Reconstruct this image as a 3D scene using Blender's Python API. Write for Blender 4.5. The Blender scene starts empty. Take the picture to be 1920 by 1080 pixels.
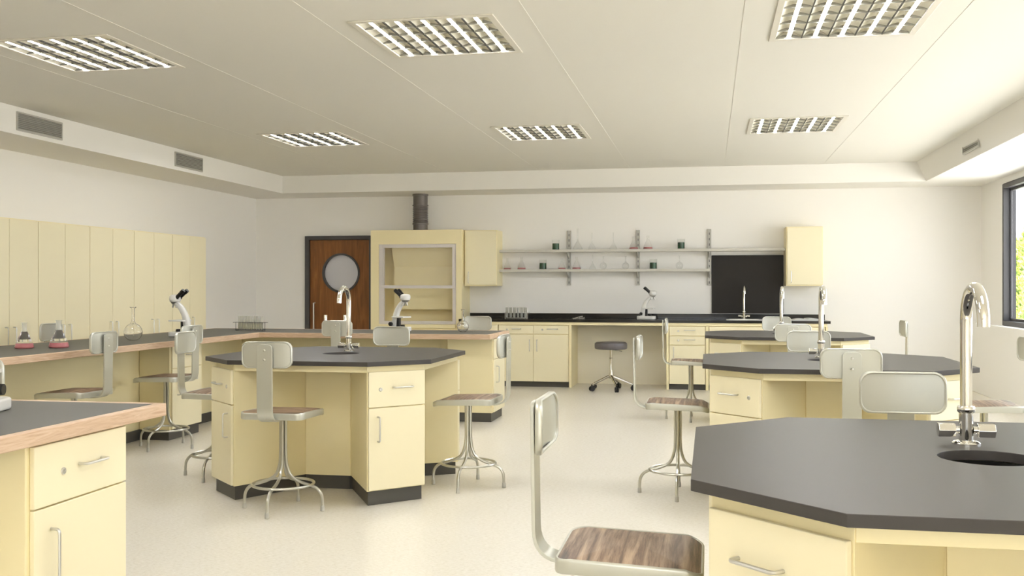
import bpy, bmesh, math, random
from mathutils import Vector, Matrix
random.seed(7)
SC = bpy.context.scene
COL = SC.collection
PI = math.pi

# ------------------------------------------------------------------ camera, world, sun, exposure
YAW = math.atan(370 / 1900.0)
cam_d = bpy.data.cameras.new('camera')
cam_d.sensor_width = 36.0
cam_d.lens = 36.0 * 1900.0 / 1920.0
cam_d.clip_start = 0.05
cam_d.clip_end = 300
cam = bpy.data.objects.new('camera', cam_d)
COL.objects.link(cam)
cam.location = (0, 0, 1.335)
cam.rotation_euler = (PI / 2, 0, YAW)
SC.camera = cam

world = bpy.data.worlds.new('world')
SC.world = world
world.use_nodes = True
wb = world.node_tree.nodes['Background']
wb.inputs[0].default_value = (0.90, 0.95, 1.0, 1)
wb.inputs[1].default_value = 3.7

sun_d = bpy.data.lights.new('sun', 'SUN')
sun_d.energy = 28.0
sun_d.angle = math.radians(2)
sun_d.color = (1.0, 0.96, 0.89)
sun = bpy.data.objects.new('sun', sun_d)
COL.objects.link(sun)
sun.location = (-20, -20, 30)
sun.rotation_euler = Vector((0.30, 0.75, -0.75)).to_track_quat('-Z', 'Y').to_euler()

SC.view_settings.view_transform = 'Standard'
SC.view_settings.look = 'None'
SC.view_settings.gamma = 1
SC.view_settings.use_curve_mapping = False
SC.view_settings.exposure = 0.50
SC.cycles.max_bounces = 14
SC.cycles.diffuse_bounces = 8
SC.cycles.transparent_max_bounces = 16
SC.cycles.transmission_bounces = 12
SC.cycles.sample_clamp_indirect = 6
SC.cycles.caustics_reflective = False
SC.cycles.caustics_refractive = False
TUBE = 66.0     # brightness of the fluorescent tubes


# ------------------------------------------------------------------ materials
def lin(h):
    h = h.lstrip('#')
    out = []
    for i in (0, 2, 4):
        v = int(h[i:i + 2], 16) / 255
        out.append(v / 12.92 if v <= .04045 else ((v + .055) / 1.055) ** 2.4)
    return (out[0], out[1], out[2], 1)


def mat(name, col, rough=.5, metal=0, spec=None, emit=0, coat=0, trans=0, ior=1.45, alpha=1):
    m = bpy.data.materials.new(name)
    m.use_nodes = True
    b = m.node_tree.nodes['Principled BSDF']
    c = lin(col) if isinstance(col, str) else col
    b.inputs['Base Color'].default_value = c
    b.inputs['Roughness'].default_value = rough
    b.inputs['Metallic'].default_value = metal
    if spec is not None:
        b.inputs['Specular IOR Level'].default_value = spec
    if emit:
        b.inputs['Emission Color'].default_value = c
        b.inputs['Emission Strength'].default_value = emit
    b.inputs['Coat Weight'].default_value = coat
    b.inputs['Transmission Weight'].default_value = trans
    b.inputs['IOR'].default_value = ior
    return m


def nodes(m):
    nt = m.node_tree
    return nt, nt.nodes['Principled BSDF'], nt.links


def coords(nt, scale=(1, 1, 1), rot=(0, 0, 0)):
    tc = nt.nodes.new('ShaderNodeTexCoord')
    mp = nt.nodes.new('ShaderNodeMapping')
    mp.inputs['Scale'].default_value = scale
    mp.inputs['Rotation'].default_value = rot
    nt.links.new(tc.outputs['Object'], mp.inputs[0])
    return mp.outputs[0]


def noise(nt, vec, scale, detail=3, rough=.5, dist=0):
    n = nt.nodes.new('ShaderNodeTexNoise')
    n.inputs['Scale'].default_value = scale
    n.inputs['Detail'].default_value = detail
    n.inputs['Roughness'].default_value = rough
    n.inputs['Distortion'].default_value = dist
    nt.links.new(vec, n.inputs['Vector'])
    return n.outputs['Fac']


def ramp(nt, fac, stops):
    r = nt.nodes.new('ShaderNodeValToRGB')
    e = r.color_ramp.elements
    while len(e) < len(stops):
        e.new(.5)
    for i, (p, c) in enumerate(stops):
        e[i].position = p
        e[i].color = lin(c) if isinstance(c, str) else c
    nt.links.new(fac, r.inputs[0])
    return r.outputs[0]


def bump(nt, b, fac, strength=.1, dist=.002):
    n = nt.nodes.new('ShaderNodeBump')
    n.inputs['Strength'].default_value = strength
    n.inputs['Distance'].default_value = dist
    nt.links.new(fac, n.inputs['Height'])
    nt.links.new(n.outputs[0], b.inputs['Normal'])


M = {}
M['cream'] = mat('cream_enamel', '#EEE2B8', .38, spec=.35)
M['cream_front'] = mat('cream_front_enamel', '#ECE3C3', .34, spec=.35)
M['wall'] = mat('wall_paint', '#EFEDE9', .85, spec=.2)
nt, b, L = nodes(M['wall'])
bump(nt, b, noise(nt, coords(nt), 140, 3), .05, .001)
M['ceiling'] = mat('ceiling_paint', '#E2E0D9', .9, spec=.15)
nt, b, L = nodes(M['ceiling'])
bump(nt, b, noise(nt, coords(nt, (1, 12, 1)), 30, 3), .04, .001)
M['bulkhead'] = mat('bulkhead_paint', '#EAE8E3', .85, spec=.2)
M['floor'] = mat('vinyl_floor', '#DDD5C4', .24, spec=.45)
nt, b, L = nodes(M['floor'])
f1 = noise(nt, coords(nt, (14, 40, 1)), 3.2, 6, .7, .4)
c1 = ramp(nt, f1, [(.30, '#CFC9BA'), (.46, '#E0DBCF'), (.60, '#E6E2D8'), (.78, '#F5F2EA')])
L.new(c1, b.inputs['Base Color'])
M['panel_bounce'] = mat('bounce_light_panel', '#EBE5D2', .6)  # pale yellow stands in for light bounced into the knee space
M['kick'] = mat('kick_vinyl', '#4B4945', .45)
M['worktop'] = mat('grey_worktop', '#454240', .40, spec=.26)
nt, b, L = nodes(M['worktop'])
bump(nt, b, noise(nt, coords(nt), 400, 2), .03, .0005)
M['laminate'] = mat('bench_laminate', '#56544F', .5, spec=.3)
M['black_top'] = mat('black_counter', '#211F1D', .12, spec=.5)
M['black_panel'] = mat('black_board', '#27231F', .5, spec=.3)
M['oak'] = mat('oak_edging', '#D9B08C', .5)
nt, b, L = nodes(M['oak'])
f = noise(nt, coords(nt, (1.2, 1.2, 14)), 4, 6, .62, 1.6)
L.new(ramp(nt, f, [(.28, '#B3957A'), (.5, '#C7AB90'), (.74, '#D5BEA6')]), b.inputs['Base Color'])
M['walnut'] = mat('walnut_seat', '#7C5F4A', .42)
nt, b, L = nodes(M['walnut'])
f = noise(nt, coords(nt, (.7, 11, 4)), 3.6, 7, .66, .35)
L.new(ramp(nt, f, [(.33, '#433428'), (.44, '#6F5846'), (.54, '#937A63'), (.68, '#B39A80')]), b.inputs['Base Color'])
M['door_wood'] = mat('door_veneer', '#86552C', .4)
nt, b, L = nodes(M['door_wood'])
f = noise(nt, coords(nt, (10, 10, .8)), 2.0, 6, .6, .8)
L.new(ramp(nt, f, [(.3, '#6E4420'), (.55, '#86552B'), (.75, '#9A683A')]), b.inputs['Base Color'])
M['stool_metal'] = mat('satin_stool_metal', '#C6C5BC', .28, .9)
M['stool_paint'] = mat('stool_grey_enamel', '#C4C4BA', .32, .55, spec=.5)
M['chrome'] = mat('chrome', '#E6E4DE', .07, 1)
M['handle'] = mat('satin_handle', '#D3D2CD', .3, .9)
M['steel'] = mat('brushed_steel', '#C6C4BE', .3, .9)
M['frame_dark'] = mat('dark_frame', '#4B4A4C', .45, .1)
M['sash'] = mat('sash_aluminium', '#D6D0CC', .4, .1)
M['white_plastic'] = mat('microscope_white', '#DAD9D5', .25, spec=.6)
M['black_plastic'] = mat('black_plastic', '#1B1A19', .35)
M['stool_vinyl'] = mat('grey_vinyl', '#5F5B5E', .35)
M['shelf'] = mat('shelf_paint', '#C3C0B7', .45)
M['rail'] = mat('rail_metal', '#A9A7A0', .4, .3)
M['duct'] = mat('duct_grey', '#6E6864', .4, .3)
M['lamp_frame'] = mat('lamp_frame_white', '#DDD9CE', .5)
M['louvre'] = mat('louvre_aluminium', '#F0EDE0', .5, .05)
M['louvre_edge'] = mat('louvre_edge', '#8B8980', .4, .3)
M['louvre_line'] = mat('louvre_divider_dark', '#34322E', .5)
M['tube'] = mat('lamp_tube', (.98, .985, 1, 1), .4, emit=TUBE)
M['grille'] = mat('vent_grille', '#B4B2AB', .45, .2)
M['grille_dark'] = mat('vent_dark', '#8A8881', .7)
M['porthole'] = mat('frosted_glass', '#D2D2DA', .3, spec=.5)
M['red'] = mat('red_liquid', '#D9868A', .1, trans=.4)
M['green'] = mat('green_liquid', '#0F4222', .12, spec=.5)
M['white_ceramic'] = mat('white_sink', '#E9E7E2', .2)
M['paper'] = mat('paper', '#CFCFCB', .6)
M['hedge'] = mat('hedge_leaf', '#93A644', .6)
nt, b, L = nodes(M['hedge'])
f = noise(nt, coords(nt), 5, 4, .6)
L.new(ramp(nt, f, [(.35, '#4E6424'), (.5, '#8FA542'), (.65, '#C2CF72')]), b.inputs['Base Color'])
M['bark'] = mat('bark', '#5A4938', .9)
M['paving'] = mat('outside_paving', '#C9C8C4', .9)
M['glass'] = mat('lab_glass', (1, 1, 1, 1), 0, trans=1, ior=1.46)


def thin_glass(name, tint=(1, 1, 1, 1), refl=.12, base=.04):
    m = bpy.data.materials.new(name)
    m.use_nodes = True
    n = m.node_tree
    n.nodes.clear()
    o = n.nodes.new('ShaderNodeOutputMaterial')
    mx = n.nodes.new('ShaderNodeMixShader')
    t = n.nodes.new('ShaderNodeBsdfTransparent')
    g = n.nodes.new('ShaderNodeBsdfGlossy')
    lw = n.nodes.new('ShaderNodeLayerWeight')
    lw.inputs['Blend'].default_value = .5
    pw = n.nodes.new('ShaderNodeMath')
    pw.operation = 'POWER'
    pw.inputs[1].default_value = 3.5
    ml = n.nodes.new('ShaderNodeMath')
    ml.operation = 'MULTIPLY_ADD'
    ml.inputs[1].default_value = refl
    ml.inputs[2].default_value = base
    n.links.new(lw.outputs['Facing'], pw.inputs[0])
    n.links.new(pw.outputs[0], ml.inputs[0])
    t.inputs['Color'].default_value = tint
    g.inputs['Roughness'].default_value = .03
    n.links.new(ml.outputs[0], mx.inputs[0])
    n.links.new(t.outputs[0], mx.inputs[1])
    n.links.new(g.outputs[0], mx.inputs[2])
    n.links.new(mx.outputs[0], o.inputs[0])
    return m


M['pane'] = thin_glass('window_glass', (1, 1, 1, 1), .3)
M['tube_glass'] = thin_glass('test_tube_glass', (.97, .97, .94, 1), .6, .14)
n = M['tube_glass'].node_tree
mx_ = [x for x in n.nodes if x.type == 'MIX_SHADER'][0]
df = n.nodes.new('ShaderNodeBsdfTranslucent')
df2 = n.nodes.new('ShaderNodeBsdfDiffuse')
df.inputs[0].default_value = df2.inputs[0].default_value = (.9, .9, .84, 1)
ad = n.nodes.new('ShaderNodeMixShader')
m2 = n.nodes.new('ShaderNodeMixShader')
n.links.new(df.outputs[0], ad.inputs[1])
n.links.new(df2.outputs[0], ad.inputs[2])
m2.inputs[0].default_value = .38
n.links.new(mx_.outputs[0], m2.inputs[1])
n.links.new(ad.outputs[0], m2.inputs[2])
n.links.new(m2.outputs[0], [x for x in n.nodes if x.type == 'OUTPUT_MATERIAL'][0].inputs[0])
M['sample'] = mat('pale_sample', '#E8E4C4', .4)
M['thin'] = thin_glass('thin_glass', (.97, .975, .97, 1), .8, .07)


# ------------------------------------------------------------------ mesh builder
class MB:
    def __init__(s):
        s.v = []
        s.f = []

    def add(s, vs, fs):
        o = len(s.v)
        s.v += [tuple(v) for v in vs]
        s.f += [tuple(i + o for i in f) for f in fs]
        return s

    def box(s, x0, x1, y0, y1, z0, z1):
        return s.add([(x0, y0, z0), (x1, y0, z0), (x1, y1, z0), (x0, y1, z0), (x0, y0, z1), (x1, y0, z1), (x1, y1, z1), (x0, y1, z1)],
                     [(0, 3, 2, 1), (4, 5, 6, 7), (0, 1, 5, 4), (1, 2, 6, 5), (2, 3, 7, 6), (3, 0, 4, 7)])

    def prism(s, poly, z0, z1):
        n = len(poly)
        vs = [(x, y, z0) for x, y in poly] + [(x, y, z1) for x, y in poly]
        fs = [tuple(range(n - 1, -1, -1)), tuple(range(n, 2 * n))]
        fs += [(i, (i + 1) % n, n + (i + 1) % n, n + i) for i in range(n)]
        return s.add(vs, fs)

    def ring(s, outer, inner, z0, z1):
        n = len(outer)
        vs = [(x, y, z0) for x, y in outer] + [(x, y, z1) for x, y in outer] + [(x, y, z0) for x, y in inner] + [(x, y, z1) for x, y in inner]
        fs = []
        for i in range(n):
            j = (i + 1) % n
            fs += [(i, j, n + j, n + i), (2 * n + j, 2 * n + i, 3 * n + i, 3 * n + j), (n + i, n + j, 3 * n + j, 3 * n + i), (j, i, 2 * n + i, 2 * n + j)]
        return s.add(vs, fs)

    def tube(s, pts, r, n=10, closed=False, caps=True, flat=None, up=None):
        P = [Vector(p) for p in pts]
        m = len(P)
        vs = []
        prev = None
        for i, p in enumerate(P):
            if closed:
                t = (P[(i + 1) % m] - P[i - 1]).normalized()
            else:
                a = P[max(i - 1, 0)]
                c = P[min(i + 1, m - 1)]
                t = (c - a).normalized()
            if prev is None:
                u = Vector(up) if up else (Vector((0, 0, 1)) if abs(t.z) < .9 else Vector((1, 0, 0)))
            else:
                u = prev
            u = (u - t * u.dot(t)).normalized()
            w = t.cross(u)
            prev = u
            rr = r[i] if isinstance(r, (list, tuple)) else r
            if flat:
                hw, ht = flat
                if isinstance(r, (list, tuple)):
                    hw = r[i]
                for (a_, b_) in ((-hw, -ht), (hw, -ht), (hw, ht), (-hw, ht)):
                    vs.append(p + w * a_ + u * b_)
            else:
                for k in range(n):
                    an = 2 * PI * k / n
                    vs.append(p + u * (math.cos(an) * rr) + w * (math.sin(an) * rr))
        q = 4 if flat else n
        fs = []
        rng = m if closed else m - 1
        for i in range(rng):
            j = (i + 1) % m
            for k in range(q):
                l = (k + 1) % q
                fs.append((i * q + k, i * q + l, j * q + l, j * q + k))
        if not closed and caps:
            fs.append(tuple(range(q - 1, -1, -1)))
            fs.append(tuple((m - 1) * q + k for k in range(q)))
        return s.add(vs, fs)

    def cyl(s, a, b_, r, n=16):
        return s.tube([a, b_], r, n)

    def lathe(s, prof, n=28, c=(0, 0, 0), closed=False, opened=False):
        m = len(prof)
        vs = []
        for r, z in prof:
            for k in range(n):
                an = 2 * PI * k / n
                vs.append((c[0] + r * math.cos(an), c[1] + r * math.sin(an), c[2] + z))
        fs = []
        for i in range(m if closed else m - 1):
            j = (i + 1) % m
            for k in range(n):
                l = (k + 1) % n
                fs.append((i * n + k, i * n + l, j * n + l, j * n + k))
        if not closed and not opened:
            if prof[0][0] > 1e-5:
                fs.append(tuple(range(n - 1, -1, -1)))
            if prof[-1][0] > 1e-5:
                fs.append(tuple((m - 1) * n + k for k in range(n)))
        return s.add(vs, fs)

    def xf(s, mtx):
        s.v = [tuple(mtx @ Vector(v)) for v in s.v]
        return s

    def build(s, name, m, parent=None, bevel=0, seg=2, sharp=35, smooth=True):
        me = bpy.data.meshes.new(name)
        me.from_pydata(s.v, [], s.f)
        me.materials.append(M[m] if isinstance(m, str) else m)
        bm = bmesh.new()
        bm.from_mesh(me)
        bmesh.ops.remove_doubles(bm, verts=bm.verts, dist=1e-6)
        bmesh.ops.recalc_face_normals(bm, faces=bm.faces)
        bm.to_mesh(me)
        bm.free()
        if smooth:
            for p in me.polygons:
                p.use_smooth = True
            me.set_sharp_from_angle(angle=math.radians(sharp))
        o = bpy.data.objects.new(name, me)
        COL.objects.link(o)
        o.parent = parent
        if bevel:
            md = o.modifiers.new('bevel', 'BEVEL')
            md.width = bevel
            md.segments = seg
            md.limit_method = 'ANGLE'
            md.angle_limit = math.radians(40)
            md.harden_normals = True
        return o


def thing(name, label, cat, loc=(0, 0, 0), rz=0, group=None):
    o = bpy.data.objects.new(name, None)
    COL.objects.link(o)
    o.empty_display_size = .1
    o.location = loc
    o.rotation_euler = (0, 0, rz)
    o['label'] = label
    o['category'] = cat
    if group:
        o['group'] = group
    return o


def tag(o, label, cat, group=None):
    o['label'] = label
    o['category'] = cat
    if group:
        o['group'] = group
    return o


def struct(o):
    o['kind'] = 'structure'
    return o


KIDS = {}


def copy_tree(o, parent=None):
    c = o.copy()
    COL.objects.link(c)
    if parent:
        c.parent = parent
    for ch in [x for x in o.children]:
        copy_tree(ch, c)
    return c


def dup(o, loc, rz, label, group=None):
    c = copy_tree(o)
    c.location = loc
    c.rotation_euler = (0, 0, rz)
    c['label'] = label
    if group:
        c['group'] = group
    return c


def round_path(pts, r, seg=6):
    P = [Vector(p) for p in pts]
    out = [P[0]]
    for i in range(1, len(P) - 1):
        a = (P[i - 1] - P[i])
        c = (P[i + 1] - P[i])
        d = min(r, a.length * .49, c.length * .49)
        a = P[i] + a.normalized() * d
        c = P[i] + c.normalized() * d
        for k in range(seg + 1):
            t = k / seg
            out.append(a * (1 - t) ** 2 + P[i] * 2 * t * (1 - t) + c * t * t)
    out.append(P[-1])
    return out


def rrect(w, h, r, seg=6):
    pts = []
    for cx, cy, a0 in ((w / 2 - r, h / 2 - r, 0), (-w / 2 + r, h / 2 - r, 90), (-w / 2 + r, -h / 2 + r, 180), (w / 2 - r, -h / 2 + r, 270)):
        for k in range(seg + 1):
            a = math.radians(a0 + 90 * k / seg)
            pts.append((cx + r * math.cos(a), cy + r * math.sin(a)))
    return pts


def offset_poly(poly, d):
    n = len(poly)
    out = []
    for i in range(n):
        p0 = Vector(poly[i - 1])
        p1 = Vector(poly[i])
        p2 = Vector(poly[(i + 1) % n])
        e1 = (p1 - p0).normalized()
        e2 = (p2 - p1).normalized()
        n1 = Vector((-e1.y, e1.x))
        n2 = Vector((-e2.y, e2.x))
        k = 1 + n1.dot(n2)
        q = p1 + (n1 + n2) * (d / k)
        out.append((q.x, q.y))
    return out


# ------------------------------------------------------------------ the room
XL, XR, YB, YF, ZC, ZS = -6.65, 3.48, 14.14, -4.0, 2.91, 2.665
ZI = .885       # height of the islands and of the bench
struct(MB().box(XL - .2, XR + .13, YF - .2, YB + .2, -.1, 0).build('floor', 'floor', smooth=False))
struct(MB().box(XL - .2, XL, YF - .2, YB + .2, 0, 3.1).build('wall_left', 'wall', smooth=False))
w = MB()
w.box(XL, -2.0, YF - .13, YF, 0, 3.1)
w.box(2.6, XR, YF - .13, YF, 0, 3.1)
w.box(-2.0, 2.6, YF - .13, YF, 0, .9)
w.box(-2.0, 2.6, YF - .13, YF, 2.6, 3.1)
struct(w.build('wall_front', 'wall', smooth=False))
for k in range(2):  # unseen windows added behind the camera to brighten surfaces facing it
    xa, xb = -2.0 + 2.3 * k, -2.0 + 2.3 * (k + 1)
    wn = struct(MB().ring([(xa, .9), (xb, .9), (xb, 2.6), (xa, 2.6)], [(xa + .05, .95), (xb - .05, .95), (xb - .05, 2.55), (xa + .05, 2.55)], 0, .13).xf(Matrix(((1, 0, 0, 0), (0, 0, 1, YF - .13), (0, 1, 0, 0), (0, 0, 0, 1)))).build('window_%d' % (4 + k), 'frame_dark', smooth=False))
    MB().box(xa + .05, xb - .05, YF - .07, YF - .064, .95, 2.55).build('window_pane', 'pane', wn, smooth=False)
# back wall with the door opening
DX0, DX1, DZ = -5.868, -4.81, 2.10
w = MB()
w.box(XL, DX0, YB, YB + .2, 0, 3.1)
w.box(DX1, XR + .13, YB, YB + .2, 0, 3.1)
w.box(DX0, DX1, YB, YB + .2, DZ, 3.1)
struct(w.build('wall_back', 'wall', smooth=False))
# right wall with the window band
WY0, WY1, WZ0, WZ1 = 3.0, 13.13, .885, 2.585
w = MB()
w.box(XR, XR + .13, YF - .2, YB, 0, WZ0)
w.box(XR, XR + .13, YF - .2, YB, WZ1, 3.1)
w.box(XR, XR + .13, WY1, YB, WZ0, WZ1)
w.box(XR, XR + .13, YF - .2, WY0, WZ0, WZ1)
struct(w.build('wall_right', 'wall', smooth=False))
struct(MB().box(3.35, XR - .001, YF, YB - .001, 0, .883).build('trim_1', 'wall', bevel=.004))
# ceiling with the openings for the recessed lights
LX = [(-4.515, -3.695), (-2.07, -1.25), (.40, 1.22)]
LY = [(1.74, 2.64), (5.715, 6.615), (9.69, 10.59)]
xs = sorted([XL - .2, XR + .13] + [a for p in LX for a in p])
ys = sorted([YF - .2, YB + .2] + [a for p in LY for a in p])
c = MB()
for i in range(len(xs) - 1):
    for j in range(len(ys) - 1):
        if (xs[i], xs[i + 1]) in LX and (ys[j], ys[j + 1]) in LY:
            continue
        c.box(xs[i], xs[i + 1], ys[j], ys[j + 1], ZC, ZC + .2)
struct(c.build('ceiling', 'ceiling', smooth=False))
# bulkheads round the ceiling and the thin joint strips on it
struct(MB().box(XL, -5.895, YF, YB, ZS, ZC).build('trim_2', 'bulkhead', bevel=.004))
struct(MB().box(-5.895, 2.65, 13.375, YB, ZS, ZC).build('trim_3', 'bulkhead', bevel=.004))
b_ = MB().prism([(2.54, ZC), (2.65, ZS), (XR, ZS), (XR, ZC)], 0, YB - YF)
b_.xf(Matrix(((1, 0, 0, 0), (0, 0, 1, YF), (0, 1, 0, 0), (0, 0, 0, 1))))
struct(b_.build('trim_4', 'bulkhead', bevel=.004))
for k, x in enumerate((-4.71, -3.483, -2.247, -1.028, .197, 1.425)):
    struct(MB().box(x - .005, x + .005, YF, 13.37, ZC - .0016, ZC).build('trim_%d' % (5 + k), 'ceiling', smooth=False))

# windows: four dark framed lights in the right wall
wl = (WY1 - WY0) / 3
for k in range(3):
    y1 = WY1 - wl * k
    y0 = y1 - wl
    t = .055
    f = MB()
    f.box(XR - .012, XR + .13, y0, y0 + t, WZ0, WZ1)
    f.box(XR - .012, XR + .13, y1 - t, y1, WZ0, WZ1)
    f.box(XR - .012, XR + .13, y0 + t, y1 - t, WZ1 - t, WZ1)
    f.box(XR - .012, XR + .13, y0 + t, y1 - t, WZ0, WZ0 + t)
    wn = struct(f.build('window_%d' % (k + 1), 'frame_dark', bevel=.003))
    ins = MB()
    a0, a1, z0, z1 = y0 + t, y1 - t, WZ0 + t, WZ1 - t
    for (p, q, r_, s_) in ((a0, a0 + .03, z0, z1), (a1 - .03, a1, z0, z1), (a0 + .03, a1 - .03, z0, z0 + .03), (a0 + .03, a1 - .03, z1 - .03, z1)):
        ins.box(XR + .06, XR + .10, p, q, r_, s_)
    ins.build('window_sash', 'frame_dark', wn, bevel=.002)
    MB().box(XR + .078, XR + .084, a0 + .03, a1 - .03, z0 + .03, z1 - .03).build('window_pane', 'pane', wn, smooth=False)

# door in the back wall
fr = MB()
fr.box(DX0, DX0 + .065, YB - .03, YB + .12, 0, DZ)
fr.box(DX1 - .065, DX1, YB - .03, YB + .12, 0, DZ)
fr.box(DX0 + .065, DX1 - .065, YB - .03, YB + .12, DZ - .055, DZ)
door = struct(fr.build('door_1', 'frame_dark', bevel=.003))
PX, PZ, PR = -5.315, 1.555, .285
outer = [(DX0 + .07, .01), (DX1 - .07, .01), (DX1 - .07, DZ - .06), (DX0 + .07, DZ - .06)]
# leaf with a round opening: sample the rectangle and the circle at matching angles
def hole_ring(poly, cx, cy, r, n=48):
    angs = set(round(2 * PI * k / n, 6) for k in range(n))
    for x, y in poly:
        angs.add(round(math.atan2(y - cy, x - cx) % (2 * PI), 6))
    o, i = [], []
    for a in sorted(angs):
        dx, dy = math.cos(a), math.sin(a)
        best = 1e9
        for k in range(len(poly)):
            x1, y1 = poly[k]
            x2, y2 = poly[(k + 1) % len(poly)]
            ex, ey = x2 - x1, y2 - y1
            den = dx * ey - dy * ex
            if abs(den) < 1e-9:
                continue
            t = ((x1 - cx) * ey - (y1 - cy) * ex) / den
            u = ((x1 - cx) * dy - (y1 - cy) * dx) / den
            if t > 0 and -1e-6 <= u <= 1 + 1e-6:
                best = min(best, t)
        o.append((cx + dx * best, cy + dy * best))
        i.append((cx + dx * r, cy + dy * r))
    return o, i


XZ = lambda y: Matrix(((1, 0, 0, 0), (0, 0, 1, y), (0, 1, 0, 0), (0, 0, 0, 1)))   # (x, z) outlines standing up, depth along y
o_, i_ = hole_ring(outer, PX, PZ, PR)
leaf = MB().ring(o_, i_, 0, .045).xf(XZ(YB + .01)).build('door_leaf', 'door_wood', door, smooth=False)
circ = lambda r, n=48, cx=0, cy=0: [(cx + r * math.cos(2 * PI * k / n), cy + r * math.sin(2 * PI * k / n)) for k in range(n)]
MB().ring(circ(PR + .004, 48, PX, PZ), circ(PR - .022, 48, PX, PZ), 0, .075).xf(XZ(YB - .01)).build('porthole_ring', 'frame_dark', leaf)
MB().prism(circ(PR - .02, 48, PX, PZ), 0, .01).xf(XZ(YB + .04)).build('porthole_pane', 'porthole', leaf)
MB().tube([(-5.724, YB + .01, .72), (-5.724, YB - .04, .72), (-5.724, YB - .04, 1.115), (-5.724, YB + .01, 1.115)], .011).build('pull_handle', 'handle', leaf)
MB().box(DX0, DX1, YB + .14, YB + .16, 0, DZ).build('door_backing', 'wall', door, smooth=False)

# outside
g = MB().box(-40, 60, -40, 80, -.5, -.4).build('ground', 'paving', smooth=False)
struct(g)


# ------------------------------------------------------------------ recessed lights
def make_light():
    root = thing('ceiling_light', '', 'ceiling light', (0, 0, ZC))
    W, D = .82, .90
    MB().ring([(-W / 2 - .03, -D / 2 - .03), (W / 2 + .03, -D / 2 - .03), (W / 2 + .03, D / 2 + .03), (-W / 2 - .03, D / 2 + .03)],
              [(-W / 2 + .01, -D / 2 + .01), (W / 2 - .01, -D / 2 + .01), (W / 2 - .01, D / 2 - .01), (-W / 2 + .01, D / 2 - .01)], -.008, 0).build('frame', 'lamp_frame', root, bevel=.003)
    h = MB()
    h.box(-W / 2, W / 2, -D / 2, D / 2, .11, .12)
    for a in (-1, 1):
        h.box(min(a * W / 2, a * (W / 2 - .008)), max(a * W / 2, a * (W / 2 - .008)), -D / 2, D / 2, 0, .11)
        h.box(-W / 2, W / 2, min(a * D / 2, a * (D / 2 - .008)), max(a * D / 2, a * (D / 2 - .008)), 0, .11)
    h.build('housing', 'louvre', root, smooth=False)
    cw = (W - .02) / 5
    cd = (D - .02) / 5
    for k in range(1, 5):
        x = -W / 2 + .01 + cw * k
        MB().box(x - .003, x + .003, -D / 2 + .01, D / 2 - .01, -.0035, .006).build('louvre_divider', 'louvre_line', root, smooth=False)
    for k in range(5):
        cx = -W / 2 + .01 + cw * (k + .5)
        n = 18
        prof = []
        for q in range(n + 1):             # arched reflector trough
            t = -1 + 2 * q / n
            prof.append((cx + t * (cw / 2 - .001), .004 + .042 * (1 - abs(t) ** 1.7)))
        vs = [(x, y, z) for x, z in prof for y in (-D / 2 + .01, D / 2 - .01)]
        MB().add(vs, [(2 * q, 2 * q + 1, 2 * q + 3, 2 * q + 2) for q in range(n)]).build('reflector', 'louvre', root)
        MB().box(cx - .013, cx + .013, -D / 2 + .012, D / 2 - .012, .0034, .022).build('tube_backing', 'louvre', root, smooth=False)  # opaque block added to keep the tube's light off the reflectors
        MB().box(cx - .0115, cx + .0115, -D / 2 + .015, D / 2 - .015, .003, .004).build('tube', 'tube', root, smooth=False)
    for j in range(5):                     # scalloped cross blades
        y = -D / 2 + .01 + cd * (j + .93)
        vs = []
        m_ = 60
        for q in range(m_ + 1):
            u = q / 12.0
            t = -1 + 2 * (u - math.floor(u)) if q < m_ else 1
            x = -W / 2 + .01 + cw * u
            top = .0015 + .019 * (1 - abs(t) ** 2)
            vs += [(x, y - .002, -.003), (x, y - .002, top), (x, y + .002, top), (x, y + .002, -.003)]
        fs = [(0, 1, 2, 3), (4 * m_ + 3, 4 * m_ + 2, 4 * m_ + 1, 4 * m_)]
        for q in range(m_):
            for a in range(4):
                b2 = (a + 1) % 4
                fs.append((4 * q + a, 4 * q + b2, 4 * q + 4 + b2, 4 * q + 4 + a))
        MB().add(vs, fs).build('cross_louvre', 'louvre_edge', root, smooth=False)
    return root


light0 = make_light()
names_l = {(0, 2): 'recessed louvred light at the front left of the ceiling, above the left wall run',
           (1, 2): 'large recessed louvred light in the middle of the near row, above the left island',
           (2, 2): 'large recessed louvred light cut by the top edge, above the right islands',
           (0, 3): 'small looking recessed louvred light in the far row, leftmost, near the left bulkhead',
           (1, 3): 'small looking recessed louvred light in the far row, middle one in front of the shelves',
           (2, 3): 'small looking recessed louvred light in the far row, rightmost, above the far island'}
first = True
for i, (a, b2) in enumerate(LX):
    for j, (c_, d_) in enumerate(LY):
        loc = ((a + b2) / 2, (c_ + d_) / 2, ZC)
        lab = names_l.get((i, j + 1), 'recessed louvred ceiling light nearest the viewer, %s column' % ('left', 'middle', 'right')[i])
        if first:
            light0.location = loc
            light0['label'] = lab
            light0['group'] = 'recessed ceiling lights'
            first = False
        else:
            dup(light0, loc, 0, lab, 'recessed ceiling lights')


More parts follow.
